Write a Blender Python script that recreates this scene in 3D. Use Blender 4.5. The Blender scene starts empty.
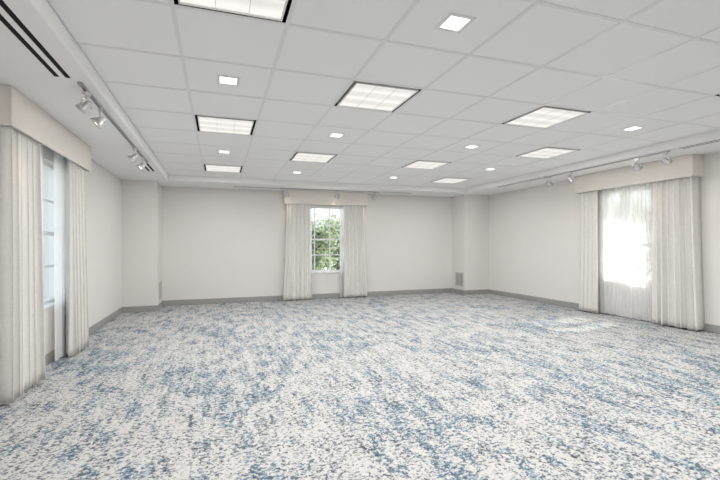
import bpy, bmesh, math, random
from mathutils import Vector, Matrix, Euler

random.seed(7)
S = bpy.context.scene
COL = S.collection
PI = math.pi

# ------------------------------------------------------------------ camera
EYE = 1.1634
cam_data = bpy.data.cameras.new('camera')
cam_data.sensor_width = 36.0
cam_data.lens = 399.63 / 720.0 * 36.0
cam_data.shift_x = (360 - 349.9) / 720.0
cam_data.shift_y = (245.76 - 240) / 720.0
cam_data.clip_start = 0.05
cam = bpy.data.objects.new('camera', cam_data)
COL.objects.link(cam)
cam.matrix_world = (Matrix.Translation((0, 0, EYE)) @ Matrix.Rotation(-0.317, 4, 'Z')
                    @ Matrix.Rotation(PI / 2, 4, 'X') @ Matrix.Rotation(-0.0051, 4, 'Z'))
S.camera = cam

# ------------------------------------------------------------------ world, sun, exposure
PANEL_WATTS = 18.5       # lamp inside each ceiling panel
world = bpy.data.worlds.new('sky')
S.world = world
world.use_nodes = True
wn = world.node_tree
wn.nodes.clear()
w_out = wn.nodes.new('ShaderNodeOutputWorld')
w_bg = wn.nodes.new('ShaderNodeBackground')
w_tc = wn.nodes.new('ShaderNodeTexCoord')
w_sep = wn.nodes.new('ShaderNodeSeparateXYZ')
w_ramp = wn.nodes.new('ShaderNodeValToRGB')
w_ramp.color_ramp.elements[0].position = 0.0
w_ramp.color_ramp.elements[0].color = (0.95, 0.975, 1.0, 1)
w_ramp.color_ramp.elements[1].position = 0.9
w_ramp.color_ramp.elements[1].color = (0.62, 0.78, 1.0, 1)
wn.links.new(w_tc.outputs['Generated'], w_sep.inputs[0])
wn.links.new(w_sep.outputs['Z'], w_ramp.inputs[0])
wn.links.new(w_ramp.outputs[0], w_bg.inputs['Color'])
w_bg.inputs['Strength'].default_value = 1.9
wn.links.new(w_bg.outputs[0], w_out.inputs[0])

sun_data = bpy.data.lights.new('sun', 'SUN')
sun_data.energy = 13.0
sun_data.angle = 0.07
sun_data.color = (1.0, 0.95, 0.87)
sun = bpy.data.objects.new('sun', sun_data)
COL.objects.link(sun)
sun.rotation_euler = Vector((-1, -0.10, -0.88)).to_track_quat('-Z', 'Y').to_euler()
sun.location = (12, 5, 9)

S.view_settings.view_transform = 'Standard'
S.view_settings.look = 'None'
S.view_settings.gamma = 1.0
S.view_settings.use_curve_mapping = False
S.view_settings.exposure = 0.0

# ------------------------------------------------------------------ room dimensions
XL, XR = -1.629, 6.1575
YB, YF = 8.61, -2.6
WT = 0.22                    # wall thickness
ZT, ZS = 2.439, 2.353        # tile ceiling, lower border
PXL, PYL = -1.058, 7.963     # left rear pillar
PXR, PYR = 5.474, 8.07       # right rear pillar
GX, GY, GP = 0.3815, 1.6894, 0.61
FX0, FX1, FY0, FY1 = -0.835, 5.315, -1.8, 7.755   # tile field
WZ0, WZ1 = 0.575, 2.04

# ------------------------------------------------------------------ node helpers
def new_mat(name):
    m = bpy.data.materials.new(name)
    m.use_nodes = True
    nt = m.node_tree
    return m, nt, nt.nodes.get('Principled BSDF'), nt.nodes.get('Material Output')

def plain(name, col, rough=0.6, metal=0.0, noise=0.0, nscale=200.0, bump=0.0, bscale=None):
    m, nt, b, out = new_mat(name)
    b.inputs['Base Color'].default_value = (*col, 1)
    b.inputs['Roughness'].default_value = rough
    b.inputs['Metallic'].default_value = metal
    tc = nt.nodes.new('ShaderNodeTexCoord')
    nz = nt.nodes.new('ShaderNodeTexNoise')
    nz.inputs['Scale'].default_value = nscale
    nz.inputs['Detail'].default_value = 4
    nt.links.new(tc.outputs['Object'], nz.inputs['Vector'])
    mx = nt.nodes.new('ShaderNodeMix')
    mx.data_type = 'RGBA'
    k = max(noise, 0.01)
    mx.inputs[6].default_value = (*[c * (1 - k) for c in col], 1)
    mx.inputs[7].default_value = (*[min(1, c * (1 + k)) for c in col], 1)
    nt.links.new(nz.outputs['Fac'], mx.inputs[0])
    nt.links.new(mx.outputs[2], b.inputs['Base Color'])
    if bump:
        bp = nt.nodes.new('ShaderNodeBump')
        bp.inputs['Strength'].default_value = bump
        bp.inputs['Distance'].default_value = 0.002
        nt.links.new(nz.outputs['Fac'], bp.inputs['Height'])
        nt.links.new(bp.outputs[0], b.inputs['Normal'])
    return m

def emit(name, col, strength):
    m, nt, b, out = new_mat(name)
    nt.nodes.remove(b)
    e = nt.nodes.new('ShaderNodeEmission')
    e.inputs[0].default_value = (*col, 1)
    e.inputs[1].default_value = strength
    nt.links.new(e.outputs[0], out.inputs[0])
    return m

# carpet: woven yarn cells, off white ground with grey, blue and black flecks
def carpet_material():
    m, nt, b, out = new_mat('carpet')
    N, L = nt.nodes.new, nt.links.new
    tc = N('ShaderNodeTexCoord')

    def mapping(src, scale, loc=(0, 0, 0)):
        mp = N('ShaderNodeMapping')
        mp.inputs['Scale'].default_value = scale
        mp.inputs['Location'].default_value = loc
        L(src, mp.inputs['Vector'])
        return mp.outputs[0]

    def noise(vec, scale, detail=2.0, rough=0.5):
        n = N('ShaderNodeTexNoise')
        n.inputs['Scale'].default_value = scale
        n.inputs['Detail'].default_value = detail
        n.inputs['Roughness'].default_value = rough
        L(vec, n.inputs['Vector'])
        return n.outputs['Fac']

    def math_(op, a, c, clamp=False):
        n = N('ShaderNodeMath')
        n.operation = op
        n.use_clamp = clamp
        for i, v in enumerate((a, c)):
            if isinstance(v, (int, float)):
                n.inputs[i].default_value = v
            else:
                L(v, n.inputs[i])
        return n.outputs[0]

    def step(v, lo, hi):
        n = N('ShaderNodeMapRange')
        n.inputs['From Min'].default_value = lo
        n.inputs['From Max'].default_value = hi
        L(v, n.inputs['Value'])
        return n.outputs[0]

    def mix(f, a, c):
        n = N('ShaderNodeMix')
        n.data_type = 'RGBA'
        L(f, n.inputs[0])
        for i, v in ((6, a), (7, c)):
            if isinstance(v, tuple):
                n.inputs[i].default_value = (*v, 1)
            else:
                L(v, n.inputs[i])
        return n.outputs[2]

    obj = tc.outputs['Object']
    # a slight wobble, then snap to yarn cells 9 x 17 mm
    wob = N('ShaderNodeTexNoise')
    wob.inputs['Scale'].default_value = 60
    L(obj, wob.inputs['Vector'])
    wv = N('ShaderNodeVectorMath')
    wv.operation = 'MULTIPLY_ADD'
    L(wob.outputs['Color'], wv.inputs[0])
    wv.inputs[1].default_value = (0.010, 0.008, 0)
    L(obj, wv.inputs[2])
    sn = N('ShaderNodeVectorMath')
    sn.operation = 'SNAP'
    L(wv.outputs[0], sn.inputs[0])
    sn.inputs[1].default_value = (0.009, 0.008, 1)
    cell = sn.outputs[0]
    wn_ = N('ShaderNodeTexWhiteNoise')
    wn_.noise_dimensions = '2D'
    L(cell, wn_.inputs['Vector'])
    rnd = wn_.outputs['Value']
    wn2 = N('ShaderNodeTexWhiteNoise')
    wn2.noise_dimensions = '2D'
    L(mapping(cell, (1, 1, 1), (31.7, 11.3, 0)), wn2.inputs['Vector'])
    rnd2 = wn2.outputs['Value']
    # short flecks, denser in streaks that run down the room; steel blue inside soft patches
    fine = noise(mapping(cell, (35, 42, 1)), 1.0, 1.5, 0.6)
    mid = noise(mapping(cell, (7.5, 3.4, 1), (3.1, 7.7, 0)), 1.0, 3.0, 0.6)
    large = noise(mapping(cell, (1.7, 0.9, 1), (9.4, 2.2, 0)), 1.0, 2.0, 0.5)
    col_line = noise(mapping(cell, (40, 1.6, 1), (1.4, 5.0, 0)), 1.0, 1.0, 0.5)
    mid2 = noise(mapping(cell, (9.0, 4.0, 1), (23.1, 17.7, 0)), 1.0, 3.0, 0.6)
    fine2 = noise(mapping(cell, (26, 20, 1), (5.1, 40.7, 0)), 1.0, 2.0, 0.6)

    def total(*terms):
        acc = None
        for v, k in terms:
            t = math_('MULTIPLY', v, k)
            acc = t if acc is None else math_('ADD', acc, t)
        return acc

    T1, T2, TBL = carpet_material.th
    blue = step(total((mid, 1.0), (large, 0.5), (fine2, 0.35)), TBL, TBL + 0.13)
    v = total((fine, 1.0), (rnd, 0.28), (mid2, 0.5), (col_line, 0.28), (blue, 0.13))
    f1 = step(v, T1, T1 + 0.05)
    f2 = step(v, T2, T2 + 0.07)
    base = mix(rnd2, (0.525, 0.518, 0.503), (0.63, 0.622, 0.607))
    light = mix(blue, mix(rnd2, (0.22, 0.235, 0.26), (0.40, 0.415, 0.43)), mix(rnd2, (0.195, 0.26, 0.32), (0.38, 0.44, 0.485)))
    dark = mix(blue, mix(rnd, (0.03, 0.03, 0.035), (0.13, 0.135, 0.145)), mix(rnd, (0.045, 0.06, 0.08), (0.15, 0.20, 0.255)))
    c = mix(f1, base, light)
    c = mix(f2, c, dark)
    L(c, b.inputs['Base Color'])
    b.inputs['Roughness'].default_value = 0.95
    b.inputs['Specular IOR Level'].default_value = 0.1
    bp = N('ShaderNodeBump')
    bp.inputs['Strength'].default_value = 0.35
    bp.inputs['Distance'].default_value = 0.004
    L(math_('ADD', rnd, fine), bp.inputs['Height'])
    L(bp.outputs[0], b.inputs['Normal'])
    return m
carpet_material.th = (1.045, 1.16, 0.905)

def fabric_material(name, col, translucent=0.25, transparent=0.0, slub=0.10):
    m, nt, b, out = new_mat(name)
    N, L = nt.nodes.new, nt.links.new
    tc = N('ShaderNodeTexCoord')
    def thread(scale, loc):
        mp = N('ShaderNodeMapping')
        mp.inputs['Scale'].default_value = scale
        mp.inputs['Location'].default_value = loc
        L(tc.outputs['Object'], mp.inputs['Vector'])
        n = N('ShaderNodeTexNoise')
        n.inputs['Scale'].default_value = 1
        n.inputs['Detail'].default_value = 3
        L(mp.outputs[0], n.inputs['Vector'])
        return n.outputs['Fac']
    warp = thread((300, 300, 14), (0, 0, 0))
    weft = thread((18, 18, 260), (4, 2, 1))
    ad = N('ShaderNodeMath'); ad.operation = 'ADD'
    L(warp, ad.inputs[0]); L(weft, ad.inputs[1])
    mr = N('ShaderNodeMapRange')
    mr.inputs['From Min'].default_value = 0.7
    mr.inputs['From Max'].default_value = 1.3
    L(ad.outputs[0], mr.inputs['Value'])
    mx = N('ShaderNodeMix'); mx.data_type = 'RGBA'
    mx.inputs[6].default_value = (*[c * (1 - slub) for c in col], 1)
    mx.inputs[7].default_value = (*[min(1, c * (1 + slub)) for c in col], 1)
    L(mr.outputs[0], mx.inputs[0])
    L(mx.outputs[2], b.inputs['Base Color'])
    b.inputs['Roughness'].default_value = 0.9
    b.inputs['Specular IOR Level'].default_value = 0.1
    bp = N('ShaderNodeBump')
    bp.inputs['Strength'].default_value = 0.25
    bp.inputs['Distance'].default_value = 0.001
    L(ad.outputs[0], bp.inputs['Height'])
    L(bp.outputs[0], b.inputs['Normal'])
    shader = b.outputs[0]
    if translucent:
        tr = N('ShaderNodeBsdfTranslucent')
        L(mx.outputs[2], tr.inputs['Color'])
        ms = N('ShaderNodeMixShader')
        ms.inputs[0].default_value = translucent
        L(shader, ms.inputs[1]); L(tr.outputs[0], ms.inputs[2])
        shader = ms.outputs[0]
    if transparent:
        tp = N('ShaderNodeBsdfTransparent')
        ms = N('ShaderNodeMixShader')
        ms.inputs[0].default_value = transparent
        L(shader, ms.inputs[1]); L(tp.outputs[0], ms.inputs[2])
        shader = ms.outputs[0]
    L(shader, out.inputs[0])
    return m

def glass_material():
    m, nt, b, out = new_mat('window_glass')
    nt.nodes.remove(b)
    N, L = nt.nodes.new, nt.links.new
    tp = N('ShaderNodeBsdfTransparent')
    tp.inputs[0].default_value = (0.95, 0.98, 0.97, 1)
    gl = N('ShaderNodeBsdfGlossy')
    gl.inputs['Roughness'].default_value = 0.02
    fr = N('ShaderNodeFresnel')
    fr.inputs[0].default_value = 1.45
    ms = N('ShaderNodeMixShader')
    L(fr.outputs[0], ms.inputs[0])
    L(tp.outputs[0], ms.inputs[1])
    L(gl.outputs[0], ms.inputs[2])
    L(ms.outputs[0], out.inputs[0])
    return m

def lens_material():
    # prismatic acrylic over three tube lamps: brighter bands over the tubes, small irregularities
    m, nt, b, out = new_mat('light_lens')
    nt.nodes.remove(b)
    N, L = nt.nodes.new, nt.links.new
    tc = N('ShaderNodeTexCoord')
    wv = N('ShaderNodeTexWave')
    wv.bands_direction = 'Y'
    wv.inputs['Scale'].default_value = 1.85
    wv.inputs['Phase Offset'].default_value = 1.2
    wv.inputs['Distortion'].default_value = 0.6
    L(tc.outputs['Object'], wv.inputs['Vector'])
    nz = N('ShaderNodeTexNoise')
    nz.inputs['Scale'].default_value = 9
    nz.inputs['Detail'].default_value = 3
    L(tc.outputs['Object'], nz.inputs['Vector'])
    ad = N('ShaderNodeMath'); ad.operation = 'ADD'
    L(wv.outputs['Fac'], ad.inputs[0]); L(nz.outputs['Fac'], ad.inputs[1])
    mr = N('ShaderNodeMapRange')
    mr.inputs['From Min'].default_value = 0.3
    mr.inputs['From Max'].default_value = 1.5
    mr.inputs['To Min'].default_value = 0.80
    mr.inputs['To Max'].default_value = 1.02
    L(ad.outputs[0], mr.inputs['Value'])
    e = N('ShaderNodeEmission')
    e.inputs[0].default_value = (1.0, 0.97, 0.925, 1)
    L(mr.outputs[0], e.inputs[1])
    L(e.outputs[0], out.inputs[0])
    return m

M = dict(
    carpet=carpet_material(),
    wall=plain('wall_paint', (0.775, 0.75, 0.725), 0.75, noise=0.012, nscale=6, bump=0.02),
    soffit=plain('ceiling_paint', (0.90, 0.895, 0.885), 0.7, noise=0.01, nscale=5),
    tile=plain('acoustic_tile', (0.95, 0.948, 0.94), 0.9, noise=0.06, nscale=170, bump=0.5),
    tbar=plain('grid_paint', (0.84, 0.84, 0.835), 0.28, noise=0.01),
    base=plain('baseboard_vinyl', (0.34, 0.333, 0.325), 0.5, noise=0.02, nscale=20),
    white=plain('white_vinyl', (0.82, 0.82, 0.81), 0.4, noise=0.01),
    plate=plain('white_plastic', (0.80, 0.79, 0.77), 0.35, noise=0.01),
    black=plain('black_paint', (0.012, 0.012, 0.012), 0.6, noise=0.05),
    lamp_white=plain('lamp_enamel', (0.70, 0.70, 0.69), 0.25, noise=0.02),
    chrome=plain('brushed_metal', (0.66, 0.66, 0.66), 0.38, 1.0, noise=0.04),
    rail=plain('track_metal', (0.42, 0.42, 0.42), 0.4, 0.6, noise=0.03),
    vent=plain('vent_enamel', (0.60, 0.58, 0.55), 0.5, noise=0.02),
    vent_dark=plain('vent_shadow', (0.30, 0.295, 0.285), 0.8, noise=0.02),
    valance=fabric_material('valance_fabric', (0.815, 0.77, 0.715), 0.0, 0.0, 0.03),
    drape=fabric_material('drape_linen', (0.88, 0.858, 0.83), 0.07, 0.0, 0.06),
    sheer=fabric_material('sheer_voile', (0.92, 0.92, 0.915), 0.36, 0.23, 0.03),
    glass=glass_material(),
    lens=lens_material(),
    small_lens=emit('downlight_lens', (1.0, 0.98, 0.95), 3.0),
    bulb=emit('spot_bulb', (1.0, 0.86, 0.70), 6.0),
    rim=plain('lens_rim', (0.82, 0.81, 0.79), 0.5, noise=0.01),
    stucco=plain('exterior_stucco', (0.70, 0.68, 0.64), 0.9, noise=0.05, nscale=30, bump=0.3),
    grass=plain('pale_gravel', (0.52, 0.51, 0.47), 0.95, noise=0.25, nscale=3),
    bark=plain('bark', (0.13, 0.10, 0.075), 0.95, noise=0.4, nscale=14, bump=0.6),
)

M['black'].node_tree.nodes['Principled BSDF'].inputs['Specular IOR Level'].default_value = 0.08

def leaf_material(name, c1, c2):
    m, nt, b, out = new_mat(name)
    N, L = nt.nodes.new, nt.links.new
    tc = N('ShaderNodeTexCoord')
    n = N('ShaderNodeTexNoise')
    n.inputs['Scale'].default_value = 2.4
    n.inputs['Detail'].default_value = 5
    L(tc.outputs['Object'], n.inputs['Vector'])
    r = N('ShaderNodeValToRGB')
    r.color_ramp.elements[0].position = 0.35
    r.color_ramp.elements[0].color = (*c1, 1)
    r.color_ramp.elements[1].position = 0.65
    r.color_ramp.elements[1].color = (*c2, 1)
    L(n.outputs['Fac'], r.inputs[0])
    L(r.outputs[0], b.inputs['Base Color'])
    b.inputs['Roughness'].default_value = 0.5
    tr = N('ShaderNodeBsdfTranslucent')
    L(r.outputs[0], tr.inputs[0])
    ms = N('ShaderNodeMixShader')
    ms.inputs[0].default_value = 0.35
    L(b.outputs[0], ms.inputs[1]); L(tr.outputs[0], ms.inputs[2])
    L(ms.outputs[0], out.inputs[0])
    return m
M['leaf'] = leaf_material('tree_leaves', (0.19, 0.25, 0.16), (0.48, 0.54, 0.37))
M['leaf_grey'] = leaf_material('grey_tree_leaves', (0.22, 0.27, 0.23), (0.48, 0.53, 0.47))

# ------------------------------------------------------------------ mesh helpers
def add_box(bm, x0, x1, y0, y1, z0, z1, bevel=0.0, seg=2):
    vs = [bm.verts.new((x, y, z)) for x in (x0, x1) for y in (y0, y1) for z in (z0, z1)]
    idx = ((0, 1, 3, 2), (4, 6, 7, 5), (0, 4, 5, 1), (2, 3, 7, 6), (0, 2, 6, 4), (1, 5, 7, 3))
    fs = [bm.faces.new([vs[i] for i in f]) for f in idx]
    if bevel:
        es = list({e for f in fs for e in f.edges})
        bmesh.ops.bevel(bm, geom=es, offset=bevel, segments=seg, profile=0.5, affect='EDGES')

def add_quad(bm, a, b, c, d):
    return bm.faces.new([bm.verts.new(p) for p in (a, b, c, d)])

def add_lathe(bm, prof, seg=24, mat=None, cap=True):
    mat = mat or Matrix.Identity(4)
    rings = []
    for r, z in prof:
        rings.append([bm.verts.new(mat @ Vector((r * math.cos(2 * PI * k / seg), r * math.sin(2 * PI * k / seg), z)))
                      for k in range(seg)])
    for a, b in zip(rings, rings[1:]):
        for k in range(seg):
            bm.faces.new((a[k], a[(k + 1) % seg], b[(k + 1) % seg], b[k]))
    if cap:
        bm.faces.new(rings[0][::-1])
        bm.faces.new(rings[-1])

def add_tube(bm, pts, rad, seg=8):
    pts = [Vector(p) for p in pts]
    rads = rad if isinstance(rad, (list, tuple)) else [rad] * len(pts)
    rings = []
    ref = Vector((0.3, 0.9, 0.2)).normalized()
    for i, p in enumerate(pts):
        t = (pts[min(i + 1, len(pts) - 1)] - pts[max(i - 1, 0)]).normalized()
        u = t.cross(ref)
        if u.length < 1e-3:
            u = t.cross(Vector((1, 0, 0)))
        u.normalize()
        v = t.cross(u)
        rings.append([bm.verts.new(p + rads[i] * (u * math.cos(2 * PI * k / seg) + v * math.sin(2 * PI * k / seg)))
                      for k in range(seg)])
    for a, b in zip(rings, rings[1:]):
        for k in range(seg):
            bm.faces.new((a[k], a[(k + 1) % seg], b[(k + 1) % seg], b[k]))
    bm.faces.new(rings[0][::-1])
    bm.faces.new(rings[-1])

def obj(name, bm, mat, parent=None, smooth=False, loc=None):
    bmesh.ops.recalc_face_normals(bm, faces=bm.faces)
    me = bpy.data.meshes.new(name)
    bm.to_mesh(me)
    bm.free()
    if smooth:
        for p in me.polygons:
            p.use_smooth = True
    me.materials.append(mat)
    o = bpy.data.objects.new(name, me)
    COL.objects.link(o)
    if parent:
        o.parent = parent
    if loc:
        o.location = loc
    return o

def tag(o, label, cat, group=None):
    o['label'] = label
    o['category'] = cat
    if group:
        o['group'] = group
    return o

def thing(name, label, cat, loc=(0, 0, 0), rotz=0.0, group=None):
    o = bpy.data.objects.new(name, None)
    o.empty_display_size = 0.1
    COL.objects.link(o)
    o.location = loc
    o.rotation_euler = (0, 0, rotz)
    return tag(o, label, cat, group)

def structure(o):
    o['kind'] = 'structure'
    return o

def copy_tree(o, parent=None):
    c = o.copy()
    COL.objects.link(c)
    if parent:
        c.parent = parent
    for ch in list(o.children):
        copy_tree(ch, c)
    return c

def dup(root, loc, rotz, label):
    r = copy_tree(root)
    r.location = loc
    r.rotation_euler = (0, 0, rotz)
    r['label'] = label
    return r

# ------------------------------------------------------------------ shell
bm = bmesh.new()
add_box(bm, XL - WT, XR + WT, YF - WT, YB + WT, -0.12, 0.0)
structure(obj('floor', bm, M['carpet']))

# window openings (span along the wall)
WIN_L = (3.95, 5.20)
WIN_B = (1.63, 2.77)
WIN_R = (4.27, 5.07)
ZTOP = 2.62

def wall_with_hole(bm, axis, a0, a1, b0, b1, w0, w1):
    """a = span along the wall, b = thickness, w = opening along the span"""
    def bx(p0, p1, z0, z1):
        if axis == 'y':
            add_box(bm, b0, b1, p0, p1, z0, z1)
        else:
            add_box(bm, p0, p1, b0, b1, z0, z1)
    bx(a0, w0, 0, ZTOP)
    bx(w1, a1, 0, ZTOP)
    bx(w0, w1, 0, WZ0)
    bx(w0, w1, WZ1, ZTOP)

bm = bmesh.new()
wall_with_hole(bm, 'y', YF - WT, YB + WT, XL - WT, XL, *WIN_L)
structure(obj('wall_left', bm, M['wall']))
bm = bmesh.new()
wall_with_hole(bm, 'y', YF - WT, YB + WT, XR, XR + WT, *WIN_R)
structure(obj('wall_right', bm, M['wall']))
bm = bmesh.new()
wall_with_hole(bm, 'x', XL, XR, YB, YB + WT, *WIN_B)
add_box(bm, XL, PXL, PYL, YB, 0, ZTOP)       # left pillar
add_box(bm, PXR, XR, PYR, YB, 0, ZTOP)       # right pillar
structure(obj('wall_back', bm, M['wall']))
bm = bmesh.new()
add_box(bm, XL, XR, YF - WT, YF, 0, ZTOP)
structure(obj('wall_front', bm, M['wall']))

# baseboards
BH, BT = 0.104, 0.012
def bb(name, boxes):
    bm = bmesh.new()
    for x0, x1, y0, y1 in boxes:
        add_box(bm, x0, x1, y0, y1, 0, BH, 0.003, 1)
    structure(obj(name, bm, M['base']))
bb('baseboard_left', [(XL, XL + BT, YF, PYL)])
bb('baseboard_right', [(XR - BT, XR, YF, PYR)])
bb('baseboard_back', [(XL + BT, PXL + BT, PYL - BT, PYL), (PXL, PXL + BT, PYL, YB),
                      (PXL + BT, PXR - BT, YB - BT, YB), (PXR - BT, PXR, PYR, YB), (PXR - BT, XR - BT, PYR - BT, PYR)])
bb('baseboard_front', [(XL + BT, XR - BT, YF, YF + BT)])

# ceiling: tiles, T-bar grid, lower plaster border with a stepped inner edge
FIXTURES = [(-1, 0), (-1, 4), (-1, 8), (1, 2), (1, 6), (4, 2), (4, 6), (6, 0), (6, 4), (6, 8),
            (-1, -4), (1, -2), (4, -2), (6, -4)]       # the last four are unseen, added to brighten ceiling and near walls
bm = bmesh.new()
for i in range(-3, 10):
    for j in range(-7, 12):
        if (i, j) in FIXTURES:
            continue
        x0, x1 = max(FX0, GX + GP * i), min(FX1, GX + GP * (i + 1))
        y0, y1 = max(FY0, GY + GP * j), min(FY1, GY + GP * (j + 1))
        if x1 - x0 < 0.01 or y1 - y0 < 0.01:
            continue
        add_box(bm, x0, x1, y0, y1, ZT + 0.003, ZT + 0.02)
ceiling = structure(obj('ceiling', bm, M['tile']))
bm = bmesh.new()
TB = 0.012
for i in range(-2, 10):
    x = GX + GP * i
    if FX0 + 0.05 < x < FX1 - 0.05:
        add_box(bm, x - TB, x + TB, FY0, FY1, ZT, ZT + 0.003)
for j in range(-7, 12):
    y = GY + GP * j
    if FY0 + 0.05 < y < FY1 - 0.05:
        xs = [FX0] + [GX + GP * i for i in range(-2, 10) if FX0 + 0.05 < GX + GP * i < FX1 - 0.05] + [FX1]
        for xa, xb in zip(xs, xs[1:]):
            add_box(bm, xa + (TB if xa > FX0 else 0), xb - (TB if xb < FX1 else 0), y - TB, y + TB, ZT, ZT + 0.003)
grid = obj('ceiling_grid', bm, M['tbar'], ceiling)
bm = bmesh.new()
def ring(x0, x1, y0, y1, z):
    return [bm.verts.new(p) for p in ((x0, y0, z), (x1, y0, z), (x1, y1, z), (x0, y1, z))]
r0 = ring(XL, XR, YF, YB, 2.60)
r1 = ring(XL, XR, YF, YB, ZS)
r2 = ring(FX0 - 0.03, FX1 + 0.03, FY0 - 0.03, FY1 + 0.03, ZS)
r2b = ring(FX0 - 0.022, FX1 + 0.022, FY0 - 0.022, FY1 + 0.022, ZS + 0.006)
r3 = ring(FX0 - 0.004, FX1 + 0.004, FY0 - 0.004, FY1 + 0.004, ZT - 0.004)
r4 = ring(FX0, FX1, FY0, FY1, 2.60)
for a, b in ((r0, r1), (r1, r2), (r2, r2b), (r2b, r3), (r3, r4), (r4, r0)):
    for k in range(4):
        bm.faces.new((a[k], a[(k + 1) % 4], b[(k + 1) % 4], b[k]))
obj('ceiling_border', bm, M['soffit'], ceiling)
bm = bmesh.new()
add_box(bm, XL - WT, XR + WT, YF - WT, YB + WT, ZTOP, ZTOP + 0.15)
add_box(bm, XR + WT, 7.36, YF - WT, YB + WT, ZTOP + 0.02, ZTOP + 0.12)     # unseen eave added to cap the sun's glow on the right sheers
structure(obj('roof', bm, M['stucco']))

# ------------------------------------------------------------------ windows
def make_window(name, hw=0.57, cols=3):
    """local frame: x along the wall, y outward, opening centred on x = 0"""
    w = bpy.data.objects.new(name, None)
    COL.objects.link(w)
    structure(w)
    yg = 0.08                          # glass plane
    bm = bmesh.new()
    fw = 0.042
    add_box(bm, -hw, -hw + fw, yg - 0.03, yg + 0.05, WZ0, WZ1)
    add_box(bm, hw - fw, hw, yg - 0.03, yg + 0.05, WZ0, WZ1)
    add_box(bm, -hw + fw, hw - fw, yg - 0.03, yg + 0.05, WZ1 - fw, WZ1)
    add_box(bm, -hw + fw, hw - fw, yg - 0.03, yg + 0.05, WZ0, WZ0 + fw)
    obj('window_frame', bm, M['white'], w)
    bm = bmesh.new()
    g = 0.011
    ix = hw - fw
    z0, z1 = WZ0 + fw, WZ1 - fw
    for k in range(1, cols):
        x = -ix + 2 * ix * k / cols
        add_box(bm, x - g, x + g, yg - 0.005, yg + 0.005, z0, z1)
    for k in (1, 2, 3):
        z = z0 + (z1 - z0) * k / 4
        gz = 0.020 if k == 2 else g
        xs = [-ix + 2 * ix * q / cols for q in range(cols + 1)]
        for q in range(cols):
            add_box(bm, xs[q] + (g if q else 0), xs[q + 1] - (g if q < cols - 1 else 0), yg - 0.005, yg + 0.005, z - gz, z + gz)
    obj('muntin_grid', bm, M['white'], w)
    bm = bmesh.new()
    add_quad(bm, (-ix, yg, z0), (ix, yg, z0), (ix, yg, z1), (-ix, yg, z1))
    obj('pane', bm, M['glass'], w)
    bm = bmesh.new()
    add_box(bm, -hw, hw, 0.0, yg - 0.03, WZ0, WZ0 + 0.012)
    add_box(bm, -hw - 0.03, hw + 0.03, -0.022, 0.0, WZ0 - 0.018, WZ0 + 0.012, 0.004, 2)
    obj('window_sill', bm, M['white'], w)
    return w

w1 = make_window('window_1', 0.625, 3)
w1.location = (XL, sum(WIN_L) / 2, 0); w1.rotation_euler = (0, 0, PI / 2)
w2 = make_window('window_2')
w2.location = (sum(WIN_B) / 2, YB, 0)
w3 = make_window('window_3', 0.40, 2)
w3.location = (XR, sum(WIN_R) / 2, 0); w3.rotation_euler = (0, 0, -PI / 2)

# ------------------------------------------------------------------ valances: fabric covered boxes, open below
def make_valance(label, loc, rotz, width, depth, z0):
    """local: x along the wall, y = 0 at the wall and negative into the room"""
    v = thing('window_valance', label, 'valance', loc, rotz, 'box valances over the windows')
    h = width / 2
    t = 0.018
    bm = bmesh.new()
    add_box(bm, -h, h, -depth, -depth + t, z0, ZS - 0.002, 0.005, 2)
    obj('front_panel', bm, M['valance'], v)
    for s in (-1, 1):
        bm = bmesh.new()
        a, b = (-h, -h + t) if s < 0 else (h - t, h)
        add_box(bm, a, b, -depth + t, -0.001, z0, ZS - 0.002, 0.003, 1)
        obj('side_panel', bm, M['valance'], v)
    bm = bmesh.new()
    add_box(bm, -h + t, h - t, -depth + t, -0.002, ZS - 0.02, ZS - 0.003)
    obj('top_board', bm, M['valance'], v)
    bm = bmesh.new()
    add_box(bm, -h + t, h - t, -depth * 0.72 - 0.006, -depth * 0.72 + 0.006, ZS - 0.045, ZS - 0.022)
    add_box(bm, -h + t, h - t, -depth * 0.36 - 0.006, -depth * 0.36 + 0.006, ZS - 0.045, ZS - 0.022)
    obj('curtain_track', bm, M['white'], v)
    return v

VD = 0.193
VZ = 2.06
make_valance('pale box valance over the left wall window', (XL, 4.515, 0), PI / 2, 1.92, VD, VZ)
make_valance('pale box valance over the back wall window', (2.257, YB, 0), 0, 1.87, VD, VZ)
make_valance('beige box valance over the right wall window with closed sheers', (XR, 4.515, 0), -PI / 2, 1.85, 0.228, VZ)

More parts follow.
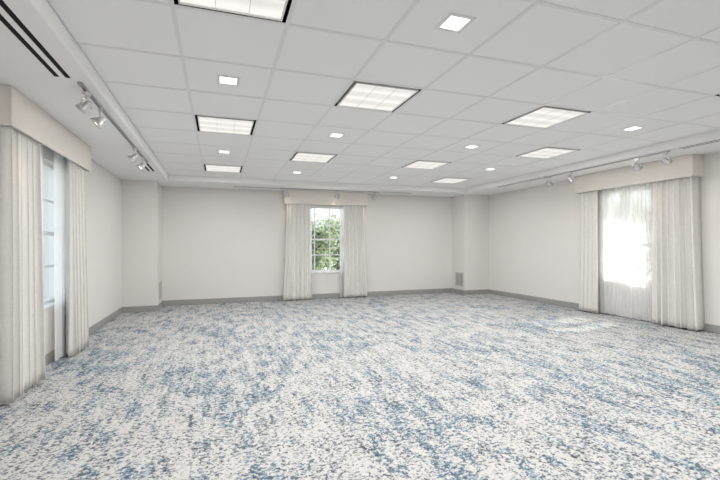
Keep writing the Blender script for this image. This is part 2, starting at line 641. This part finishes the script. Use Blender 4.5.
# ------------------------------------------------------------------ curtains
def make_curtain(name, label, cat, group, mat, a0, a1, place, off, pleats, amp, top, seed, z0=0.02,
                 flare=0.04, thick=0.003, outer=0, ret=(0.05, 0.012)):
    """a0..a1 = span along the wall; place(a, d, z) -> world; off = distance of the mean cloth plane from the wall"""
    rnd = random.Random(seed)
    nx, nz = int(pleats * 18), 30
    ph = [rnd.uniform(-0.55, 0.55) for _ in range(pleats + 2)]
    am = [rnd.uniform(0.65, 1.25) for _ in range(pleats + 2)]
    lean = [rnd.uniform(-0.5, 0.5) for _ in range(pleats + 2)]
    mid = (a0 + a1) / 2
    org = place(mid, off, z0)
    bm = bmesh.new()
    rows = []
    def interp(arr, t):
        i = int(t); f = t - i
        f = f * f * (3 - 2 * f)
        return arr[i] * (1 - f) + arr[min(i + 1, len(arr) - 1)] * f
    for r in range(nz + 1):
        v = r / nz                              # 0 bottom, 1 top
        z = z0 + (top - z0) * v
        row = []
        for q in range(nx + 1):
            u = q / nx
            t = u * pleats
            p = interp(ph, t); a = interp(am, t); l = interp(lean, t)
            drop = 1 - v
            w = 2 * PI * t + p * (0.4 + 0.9 * drop) + l * drop * drop * 1.2
            prof = 1.2 * math.sqrt(0.5 + 0.5 * math.sin(w) + 0.004) - 0.55 + 0.62 * math.sin(w) + 0.16 * math.sin(2 * w + 0.8 + 2 * a) + 0.10 * drop * math.sin(3.1 * w + seed)
            k = amp * a * (0.62 + 0.50 * drop)
            if v > 0.965:
                k *= 0.9
            d = off + k * prof
            along = a0 + (a1 - a0) * u + 0.35 * k * math.sin(2 * w + 0.5)
            if outer:                           # anchored at the inner edge, returns to the wall at the outer one
                inner = a1 if outer < 0 else a0
                along = inner + (along - inner) * (1 + flare * drop ** 1.3)
                uo = u if outer < 0 else 1 - u
                if uo < ret[0]:
                    g = uo / ret[0]
                    d = ret[1] + (d - ret[1]) * math.sqrt(max(0.0, 1 - (1 - g) ** 2))
            else:
                along = mid + (along - mid) * (1 + flare * drop * drop)
            zz = z + 0.004 * math.sin(w * 0.5 + seed) * drop ** 8
            row.append(bm.verts.new(place(along, d, zz) - org))
        rows.append(row)
    for ra, rb in zip(rows, rows[1:]):
        for q in range(nx):
            bm.faces.new((ra[q], ra[q + 1], rb[q + 1], rb[q]))
    o = obj(name, bm, mat, smooth=True)
    o.location = org
    if thick:
        md = o.modifiers.new('cloth_thickness', 'SOLIDIFY')
        md.thickness = thick
        md.offset = 0
    return tag(o, label, cat, group)

def on_left(a, d, z): return Vector((XL + d, a, z))
def on_right(a, d, z): return Vector((XR - d, a, z))
def on_back(a, d, z): return Vector((a, YB - d, z))
G1, G2 = 'linen drapes beside the windows', 'white sheers behind the drapes'
DT, ST = ZS - 0.046, ZS - 0.046
make_curtain('drape', 'off-white linen drape nearest the camera, cut off by the left photo edge', 'curtain', G1,
             M['drape'], 3.60, 4.17, on_left, 0.130, 6, 0.044, DT, 11, outer=-1, flare=0.08, ret=(0.02, 0.09))
make_curtain('drape', 'off-white linen drape on the left wall, far side of its window', 'curtain', G1,
             M['drape'], 4.90, 5.40, on_left, 0.132, 5, 0.040, DT, 12, outer=1, flare=0.10)
make_curtain('sheer_curtain', 'white sheer beside the nearer drape on the left wall', 'curtain', G2,
             M['sheer'], 4.06, 4.48, on_left, 0.055, 6, 0.012, ST, 13, thick=0)
make_curtain('sheer_curtain', 'white sheer beside the farther drape on the left wall', 'curtain', G2,
             M['sheer'], 4.72, 5.10, on_left, 0.062, 5, 0.010, ST, 14, thick=0)
make_curtain('drape', 'off-white linen drape left of the back wall window', 'curtain', G1,
             M['drape'], 1.365, 1.87, on_back, 0.126, 6, 0.039, DT, 15, outer=-1, flare=0.14)
make_curtain('drape', 'off-white linen drape right of the back wall window', 'curtain', G1,
             M['drape'], 2.64, 3.15, on_back, 0.126, 6, 0.039, DT, 16, outer=1, flare=0.14)
make_curtain('sheer_curtain', 'narrow white sheer at the left edge of the back wall window', 'curtain', G2,
             M['sheer'], 1.76, 1.925, on_back, 0.055, 4, 0.012, ST, 17, thick=0)
make_curtain('sheer_curtain', 'narrow white sheer at the right edge of the back wall window', 'curtain', G2,
             M['sheer'], 2.565, 2.72, on_back, 0.055, 4, 0.012, ST, 18, thick=0)
make_curtain('drape', 'beige linen drape on the right wall, farther from the camera, beside the glowing sheers', 'curtain', G1,
             M['drape'], 5.03, 5.40, on_right, 0.145, 5, 0.042, DT, 19, outer=1, flare=0.10)
make_curtain('drape', 'wide beige linen drape at the right end of the glowing sheers', 'curtain', G1,
             M['drape'], 3.63, 4.14, on_right, 0.140, 7, 0.048, DT, 20, outer=-1, flare=0.10)
make_curtain('sheer_curtain', 'sunlit closed sheer over the right wall window, its farther half', 'curtain', G2,
             M['sheer'], 4.54, 5.14, on_right, 0.048, 8, 0.011, ST, 21, thick=0, flare=0.0)
make_curtain('sheer_curtain', 'sunlit closed sheer over the right wall window, half next to the wide drape', 'curtain', G2,
             M['sheer'], 4.14, 4.70, on_right, 0.092, 9, 0.011, ST, 22, thick=0, flare=0.0)

# ------------------------------------------------------------------ square light panels
LH = 0.27      # lens half width
def make_panel():
    t = thing('ceiling_light', '', 'ceiling light', (0, 0, ZT), 0, 'square light panels in the tiled ceiling')
    h = 0.2925
    bm = bmesh.new()
    zt = 0.055
    add_quad(bm, (-h, -h, zt), (h, -h, zt), (h, h, zt), (-h, h, zt))
    for a, b in (((-h, -h), (h, -h)), ((h, -h), (h, h)), ((h, h), (-h, h)), ((-h, h), (-h, -h))):
        add_quad(bm, (*a, 0.003), (*b, 0.003), (*b, zt), (*a, zt))
    obj('housing', bm, M['black'], t)
    bm = bmesh.new()
    r = 0.010
    zb, zu = -0.006, 0.05
    add_box(bm, -LH, -LH + r, -LH, LH, zb, zu)
    add_box(bm, LH - r, LH, -LH, LH, zb, zu)
    add_box(bm, -LH + r, LH - r, -LH, -LH + r, zb, zu)
    add_box(bm, -LH + r, LH - r, LH - r, LH, zb, zu)
    obj('lens_frame', bm, M['rim'], t)
    e = LH - r
    bm = bmesh.new()
    add_quad(bm, (-e, -e, 0.002), (-e, e, 0.002), (e, e, 0.002), (e, -e, 0.002))
    obj('lens', bm, M['lens'], t)
    bm = bmesh.new()
    for k in (1, 2):
        x = -e + 2 * e * k / 3
        add_box(bm, x - 0.0014, x + 0.0014, -e, e, -0.0015, 0.0015)
    for k in (1, 2):
        y = -e + 2 * e * k / 3
        for q in range(3):
            xa, xb = -e + 2 * e * q / 3, -e + 2 * e * (q + 1) / 3
            add_box(bm, xa + 0.002, xb - 0.002, y - 0.0008, y + 0.0008, -0.0005, 0.0015)
    obj('louvre', bm, M['rim'], t)
    ld = bpy.data.lights.new('panel_lamp', 'AREA')
    ld.shape = 'SQUARE'
    ld.size = 2 * e
    ld.energy = PANEL_WATTS
    ld.color = (1.0, 0.99, 0.975)
    lo = bpy.data.objects.new('panel_lamp', ld)
    COL.objects.link(lo)
    lo.parent = t
    lo.location = (0, 0, -0.009)
    return t
PANEL_LABELS = {
    (-1, 0): 'large lit square panel at the top edge of the photo, closest to the camera',
    (-1, 4): 'lit square panel in the leftmost row, middle of its three panels',
    (-1, 8): 'small lit panel in the leftmost row, the farthest, near the back wall',
    (1, 2): 'large lit square panel in the middle of the tiled ceiling, nearer one of its row',
    (1, 6): 'lit square panel in front of the back window valance, farther one of its row',
    (4, 2): 'lit square panel right of the ceiling middle, the large nearer one of its row',
    (4, 6): 'small lit panel right of the back window, farther one of the third row',
    (6, 0): 'lit panel cut off by the right edge of the photo',
    (6, 4): 'lit square panel nearest the track spotlights along the right wall',
    (6, 8): 'farthest lit panel, close to the rear right pillar',
    (-1, -4): 'unseen lit panel added for brightness, leftmost row, behind the camera',
    (1, -2): 'unseen lit panel added for brightness, middle row, above the camera',
    (4, -2): 'unseen lit panel added for brightness, third row, beside the camera',
    (6, -4): 'unseen lit panel added for brightness, rightmost row, behind the camera',
}
proto = make_panel()
for n, (i, j) in enumerate(FIXTURES):
    loc = (GX + GP * (i + 0.5), GY + GP * (j + 0.5), ZT)
    if n == 0:
        proto.location = loc
        proto['label'] = PANEL_LABELS[(i, j)]
    else:
        dup(proto, loc, 0, PANEL_LABELS[(i, j)])

# ------------------------------------------------------------------ small square downlights
def make_downlight():
    t = thing('recessed_downlight', '', 'downlight', (0, 0, 0), 0, 'small square downlights in the ceiling tiles')
    a, b = 0.085, 0.062
    bm = bmesh.new()
    for x0, x1, y0, y1 in ((-a, -b, -a, a), (b, a, -a, a), (-b, b, -a, -b), (-b, b, b, a)):
        add_box(bm, x0, x1, y0, y1, -0.006, 0.0, 0.0015, 1)
    obj('trim_ring', bm, M['rim'], t)
    bm = bmesh.new()
    add_box(bm, -b, b, -b, b, -0.003, 0.0)
    obj('lens', bm, M['small_lens'], t)
    return t
DOWN = [((1.5, 0.5), 'small square downlight at the top of the photo, nearest the camera'),
        ((-0.5, 2.5), 'small square downlight between the two nearest panels of the leftmost row'),
        ((-0.5, 6.5), 'small square downlight between the two farthest panels of the leftmost row'),
        ((1.5, 4.5), 'small square downlight between the two panels of the middle row'),
        ((1.5, 8.5), 'small square downlight just in front of the back window valance'),
        ((4.5, 4.5), 'small square downlight between the two panels of the third row'),
        ((4.5, 8.5), 'tiny far downlight right of the back window, beyond the third row'),
        ((6.5, 2.5), 'small square downlight above the right wall window valance'),
        ((6.5, 6.5), 'small far downlight between the two farthest panels of the rightmost row')]
proto = make_downlight()
for n, ((i, j), lab) in enumerate(DOWN):
    loc = (GX + GP * i, GY + GP * j, ZT + 0.004)
    if n == 0:
        proto.location = loc
        proto['label'] = lab
    else:
        dup(proto, loc, 0, lab)

# ------------------------------------------------------------------ linear slot diffusers in the ceiling border
def make_diffuser(label, loc, rotz, length):
    """local: x along the slot; sits flush under the border"""
    t = thing('slot_diffuser', label, 'air vent', loc, rotz, 'linear air slots in the ceiling border')
    h = length / 2
    bm = bmesh.new()
    for y0, y1 in ((-0.060, -0.050), (-0.017, 0.017), (0.050, 0.060)):
        add_box(bm, -h, h, y0, y1, -0.0035, 0.0)
    for s in (-1, 1):
        for y0, y1 in ((-0.050, -0.017), (0.017, 0.050)):
            a, b = (-h, -h + 0.012) if s < 0 else (h - 0.012, h)
            add_box(bm, a, b, y0, y1, -0.0035, 0.0)
    obj('frame', bm, M['soffit'], t)
    for y0, y1 in ((-0.050, -0.017), (0.017, 0.050)):
        bm = bmesh.new()
        add_box(bm, -h + 0.012, h - 0.012, y0, y1, -0.002, 0.0)
        obj('slot', bm, M['black'], t)
    return t
TLX, TRX, TBY = -0.945, 5.44, 8.19
make_diffuser('twin black air slot at the upper left corner of the photo', (-1.03, 2.30, ZS), PI / 2, 1.98)
make_diffuser('twin black air slot beyond the left wall spotlights', (-1.00, 6.62, ZS), PI / 2, 0.66)
make_diffuser('thin dark air slot left of the back window valance', (0.735, 8.25, ZS), 0, 0.93)
make_diffuser('thin dark air slot right of the back window valance', (3.80, 8.20, ZS), 0, 0.78)
make_diffuser('dark air slot near the rear right pillar, beyond the right wall spotlights', (5.44, 6.25, ZS), PI / 2, 1.22)
make_diffuser('dark air slot at the right edge of the photo, on the ceiling border', (5.46, 2.60, ZS), PI / 2, 1.70)

# ------------------------------------------------------------------ track rails
def make_track(label, loc, rotz, length):
    t = thing('lighting_track', label, 'lighting track', loc, rotz, 'spotlight tracks under the ceiling border')
    h = length / 2
    bm = bmesh.new()
    add_box(bm, -h, h, -0.013, -0.005, -0.016, 0.0)
    add_box(bm, -h, h, 0.005, 0.013, -0.016, 0.0)
    add_box(bm, -h, h, -0.005, 0.005, -0.004, 0.0)
    obj('rail', bm, M['rail'], t)
    for s in (-1, 1):
        bm = bmesh.new()
        a, b = (-h - 0.05, -h) if s < 0 else (h, h + 0.05)
        add_box(bm, a, b, -0.017, 0.017, -0.019, 0.0, 0.003, 1)
        obj('end_cap', bm, M['rail'], t)
    return t
make_track('grey spotlight track along the left wall', (TLX, 4.76, ZS), PI / 2, 2.75)
make_track('grey spotlight track in front of the back window valance', (2.29, TBY, ZS), 0, 2.1)
make_track('grey spotlight track along the right wall', (TRX, 4.58, ZS), PI / 2, 1.96)

# ------------------------------------------------------------------ track spotlights
HEAD_TILT = 0.80
def make_head():
    """local: hangs below z = 0, the lamp aims towards local -y and down"""
    t = thing('track_spotlight', '', 'spotlight', (0, 0, 0), 0, 'track spotlights along the walls')
    bm = bmesh.new()
    add_box(bm, -0.030, 0.030, -0.015, 0.015, -0.028, 0.0, 0.004, 2)
    add_lathe(bm, [(0.010, -0.060), (0.010, -0.028)], 16)
    obj('track_adapter', bm, M['chrome'], t)
    bm = bmesh.new()
    for s in (-1, 1):
        add_tube(bm, [(0.0, 0, -0.060), (s * 0.035, 0, -0.062), (s * 0.050, 0, -0.072), (s * 0.050, 0, -0.112)], 0.0042, 8)
    obj('yoke', bm, M['chrome'], t)
    rot = Matrix.Translation((0, 0, -0.105)) @ Matrix.Rotation(HEAD_TILT, 4, 'X').inverted() @ Matrix.Rotation(PI, 4, 'X')
    # in lamp space +z is the beam direction
    bm = bmesh.new()
    add_lathe(bm, [(0.012, -0.040), (0.020, -0.038), (0.024, -0.028), (0.027, -0.012), (0.034, 0.002), (0.046, 0.026), (0.053, 0.046),
                   (0.050, 0.046), (0.043, 0.028), (0.026, 0.006)], 28, rot)
    obj('lamp_shade', bm, M['chrome'], t, smooth=True)
    bm = bmesh.new()
    add_lathe(bm, [(0.0505, 0.042), (0.0545, 0.043), (0.0545, 0.049), (0.046, 0.051), (0.045, 0.044)], 28, rot, cap=False)
    obj('lens_ring', bm, M['chrome'], t, smooth=True)
    bm = bmesh.new()
    add_lathe(bm, [(0.024, 0.004), (0.040, 0.026), (0.036, 0.036), (0.022, 0.041), (0.004, 0.043)], 24, rot)
    obj('bulb', bm, M['bulb'], t, smooth=True)
    for s in (-1, 1):
        bm = bmesh.new()
        add_lathe(bm, [(0.010, 0), (0.010, 0.010)], 14,
                  Matrix.Translation((s * 0.046, 0, -0.105)) @ Matrix.Rotation(s * PI / 2, 4, 'Y'))
        obj('pivot_knob', bm, M['chrome'], t)
    ld = bpy.data.lights.new('spot_beam', 'SPOT')
    ld.energy = 2.5
    ld.color = (1.0, 0.80, 0.62)
    ld.spot_size = 0.75
    ld.spot_blend = 0.9
    ld.shadow_soft_size = 0.03
    lo = bpy.data.objects.new('spot_beam', ld)
    COL.objects.link(lo)
    lo.parent = t
    beam = rot.to_3x3() @ Vector((0, 0, 1))
    lo.location = rot @ Vector((0, 0, 0.056))
    lo.rotation_euler = beam.to_track_quat('-Z', 'Y').to_euler()
    return t
HEADS = [((TLX, 3.49), -PI / 2 - 0.35, 'white track spotlight nearest the camera on the left wall track'),
         ((TLX, 3.86), -PI / 2 + 0.25, 'second white track spotlight from the camera on the left wall track'),
         ((TLX, 5.30), -PI / 2 - 0.2, 'third white track spotlight from the camera on the left wall track'),
         ((TLX, 5.85), -PI / 2 + 0.35, 'farthest white track spotlight on the left wall track, beyond the left valance'),
         ((1.33, TBY), PI - 0.1, 'track spotlight at the left end of the back window valance'),
         ((2.41, TBY), PI + 0.1, 'track spotlight in front of the middle of the back window valance'),
         ((3.27, TBY), PI + 0.35, 'track spotlight just right of the back window valance'),
         ((TRX, 5.50), PI / 2 + 0.2, 'farthest track spotlight on the right wall track, left of the right valance'),
         ((TRX, 5.06), PI / 2 - 0.2, 'track spotlight by the left end of the right wall valance'),
         ((TRX, 3.97), PI / 2 + 0.15, 'track spotlight above the middle of the right wall valance'),
         ((TRX, 3.60), PI / 2 - 0.2, 'track spotlight nearest the camera on the right wall track')]
proto = make_head()
for n, ((x, y), rz, lab) in enumerate(HEADS):
    loc = (x, y, ZS - 0.016)
    if n == 0:
        proto.location = loc
        proto.rotation_euler = (0, 0, rz)
        proto['label'] = lab
    else:
        dup(proto, loc, rz, lab)

# ------------------------------------------------------------------ wall grilles on the pillar sides, outlet
def make_grille(label, loc, rotz):
    """local: x along the wall, y = 0 at the wall, front towards -y"""
    t = thing('wall_vent_grille', label, 'vent grille', loc, rotz, 'return air grilles on the pillars')
    w, h = 0.165, 0.165
    bm = bmesh.new()
    f = 0.018
    for x0, x1, z0, z1 in ((-w, -w + f, -h, h), (w - f, w, -h, h), (-w + f, w - f, -h, -h + f), (-w + f, w - f, h - f, h)):
        add_box(bm, x0, x1, -0.010, 0.0, z0, z1, 0.002, 1)
    add_box(bm, -0.006, 0.006, -0.009, 0.0, -h + f, h - f)
    obj('frame', bm, M['vent'], t)
    bm = bmesh.new()
    add_box(bm, -w + f, w - f, -0.002, 0.0, -h + f, h - f)
    obj('backing', bm, M['vent_dark'], t)
    bm = bmesh.new()
    n = 14
    for k in range(n):
        z = -h + f + (2 * h - 2 * f) * (k + 0.5) / n
        add_box(bm, -w + f, -0.006, -0.008, -0.002, z - 0.005, z + 0.005)
        add_box(bm, 0.006, w - f, -0.008, -0.002, z - 0.005, z + 0.005)
    obj('louvre', bm, M['vent'], t)
    return t
make_grille('grey air grille low on the rear right pillar', (PXR, 8.28, 0.35), -PI / 2)
make_grille('air grille low on the rear left pillar, seen edge-on', (PXL, 8.28, 0.335), PI / 2)

t = thing('wall_outlet', 'white power outlet on the wall under the back window', 'outlet', (2.285, YB, 0.40))
bm = bmesh.new()
add_box(bm, -0.038, 0.038, -0.006, 0.0, -0.06, 0.06, 0.003, 2)
obj('cover_plate', bm, M['plate'], t)
for z in (-0.026, 0.026):
    bm = bmesh.new()
    add_box(bm, -0.017, 0.017, -0.009, -0.006, z - 0.016, z + 0.016, 0.004, 2)
    s = obj('socket', bm, M['plate'], t)
    bm = bmesh.new()
    for x in (-0.007, 0.007):
        add_box(bm, x - 0.0012, x + 0.0012, -0.0095, -0.009, z - 0.003, z + 0.008)
    add_box(bm, -0.002, 0.002, -0.0095, -0.009, z - 0.011, z - 0.006)
    obj('contact_slot', bm, M['black'], s)

# ------------------------------------------------------------------ outdoors
bm = bmesh.new()
add_box(bm, -40, 40, -40, 60, -0.45, -0.35)
structure(obj('ground', bm, M['grass']))

def make_tree(label, x, y, h, crown, leaf, nleaf, seed, name='tree', lean=0.0,
              group='trees outside the back window'):
    rnd = random.Random(seed)
    t = thing(name, label, 'tree', (x, y, -0.35), 0, group)
    bm = bmesh.new()
    trunk = [(lean * k / 6 + 0.04 * math.sin(k * 1.3 + seed), 0.05 * math.cos(k * 1.7 + seed), h * 0.8 * k / 6) for k in range(7)]
    add_tube(bm, trunk, [0.11 * (1 - 0.11 * k) for k in range(7)], 10)
    tips = []
    for k in range(20):
        z0 = h * rnd.uniform(0.10, 0.74)
        f = min(5.99, z0 / (h * 0.8) * 6)
        i = int(f)
        p0 = Vector(trunk[i]).lerp(Vector(trunk[min(6, i + 1)]), f - i)
        a = rnd.uniform(0, 2 * PI)
        ln = crown * rnd.uniform(0.55, 1.0)
        p1 = p0 + Vector((math.cos(a) * ln * 0.5, math.sin(a) * ln * 0.5, ln * 0.22))
        p2 = p0 + Vector((math.cos(a) * ln, math.sin(a) * ln, ln * rnd.uniform(0.25, 0.6)))
        add_tube(bm, [p0, p1, p2], [0.032, 0.02, 0.008], 6)
        tips += [p1, p2, p1.lerp(p2, 0.5)]
    tips.append(Vector(trunk[-1]))
    obj('trunk', bm, M['bark'], t, smooth=True)
    bm = bmesh.new()
    for _ in range(nleaf):
        c = rnd.choice(tips) + Vector((rnd.gauss(0, 0.24), rnd.gauss(0, 0.24), rnd.gauss(0, 0.24))) * crown * 0.75
        e = Euler((rnd.uniform(-1.0, 1.0), rnd.uniform(-1.0, 1.0), rnd.uniform(0, 2 * PI))).to_matrix()
        l = rnd.uniform(0.05, 0.10)
        w = l * 0.42
        pts = [Vector((-l, 0, 0)), Vector((-0.2 * l, -w, 0.01)), Vector((l, 0, -0.015)), Vector((-0.2 * l, w, 0.01))]
        bm.faces.new([bm.verts.new(c + e @ p) for p in pts])
    obj('foliage', bm, leaf, t)
    return t
make_tree('leafy green tree outside the left part of the back window', 2.75, 12.3, 2.7, 0.72, M['leaf'], 3200, 3)
make_tree('sunlit green tree outside the right part of the back window', 4.0, 13.6, 3.0, 0.72, M['leaf'], 3200, 5)
make_tree('grey-green tree behind the others outside the back window', 3.9, 17.0, 3.2, 1.2, M['leaf_grey'], 4500, 8)
make_tree('tree farthest left behind the back window curtain', 1.2, 15.6, 3.3, 1.0, M['leaf_grey'], 1800, 9)
make_tree('tree farthest right behind the back window curtain', 6.4, 15.6, 3.4, 1.0, M['leaf'], 1800, 10)
G3 = 'trees outside the right wall window'
make_tree('tree behind the sunlit sheers, toward the wide drape', 11.2, 5.7, 3.2, 1.0, M['leaf'], 3600, 21, group=G3)
make_tree('tree behind the middle of the sunlit sheers', 11.6, 8.4, 3.2, 1.0, M['leaf'], 3600, 22, group=G3)
make_tree('tree behind the sunlit sheers, toward the far drape', 11.4, 11.1, 3.2, 1.0, M['leaf_grey'], 3600, 23, group=G3)
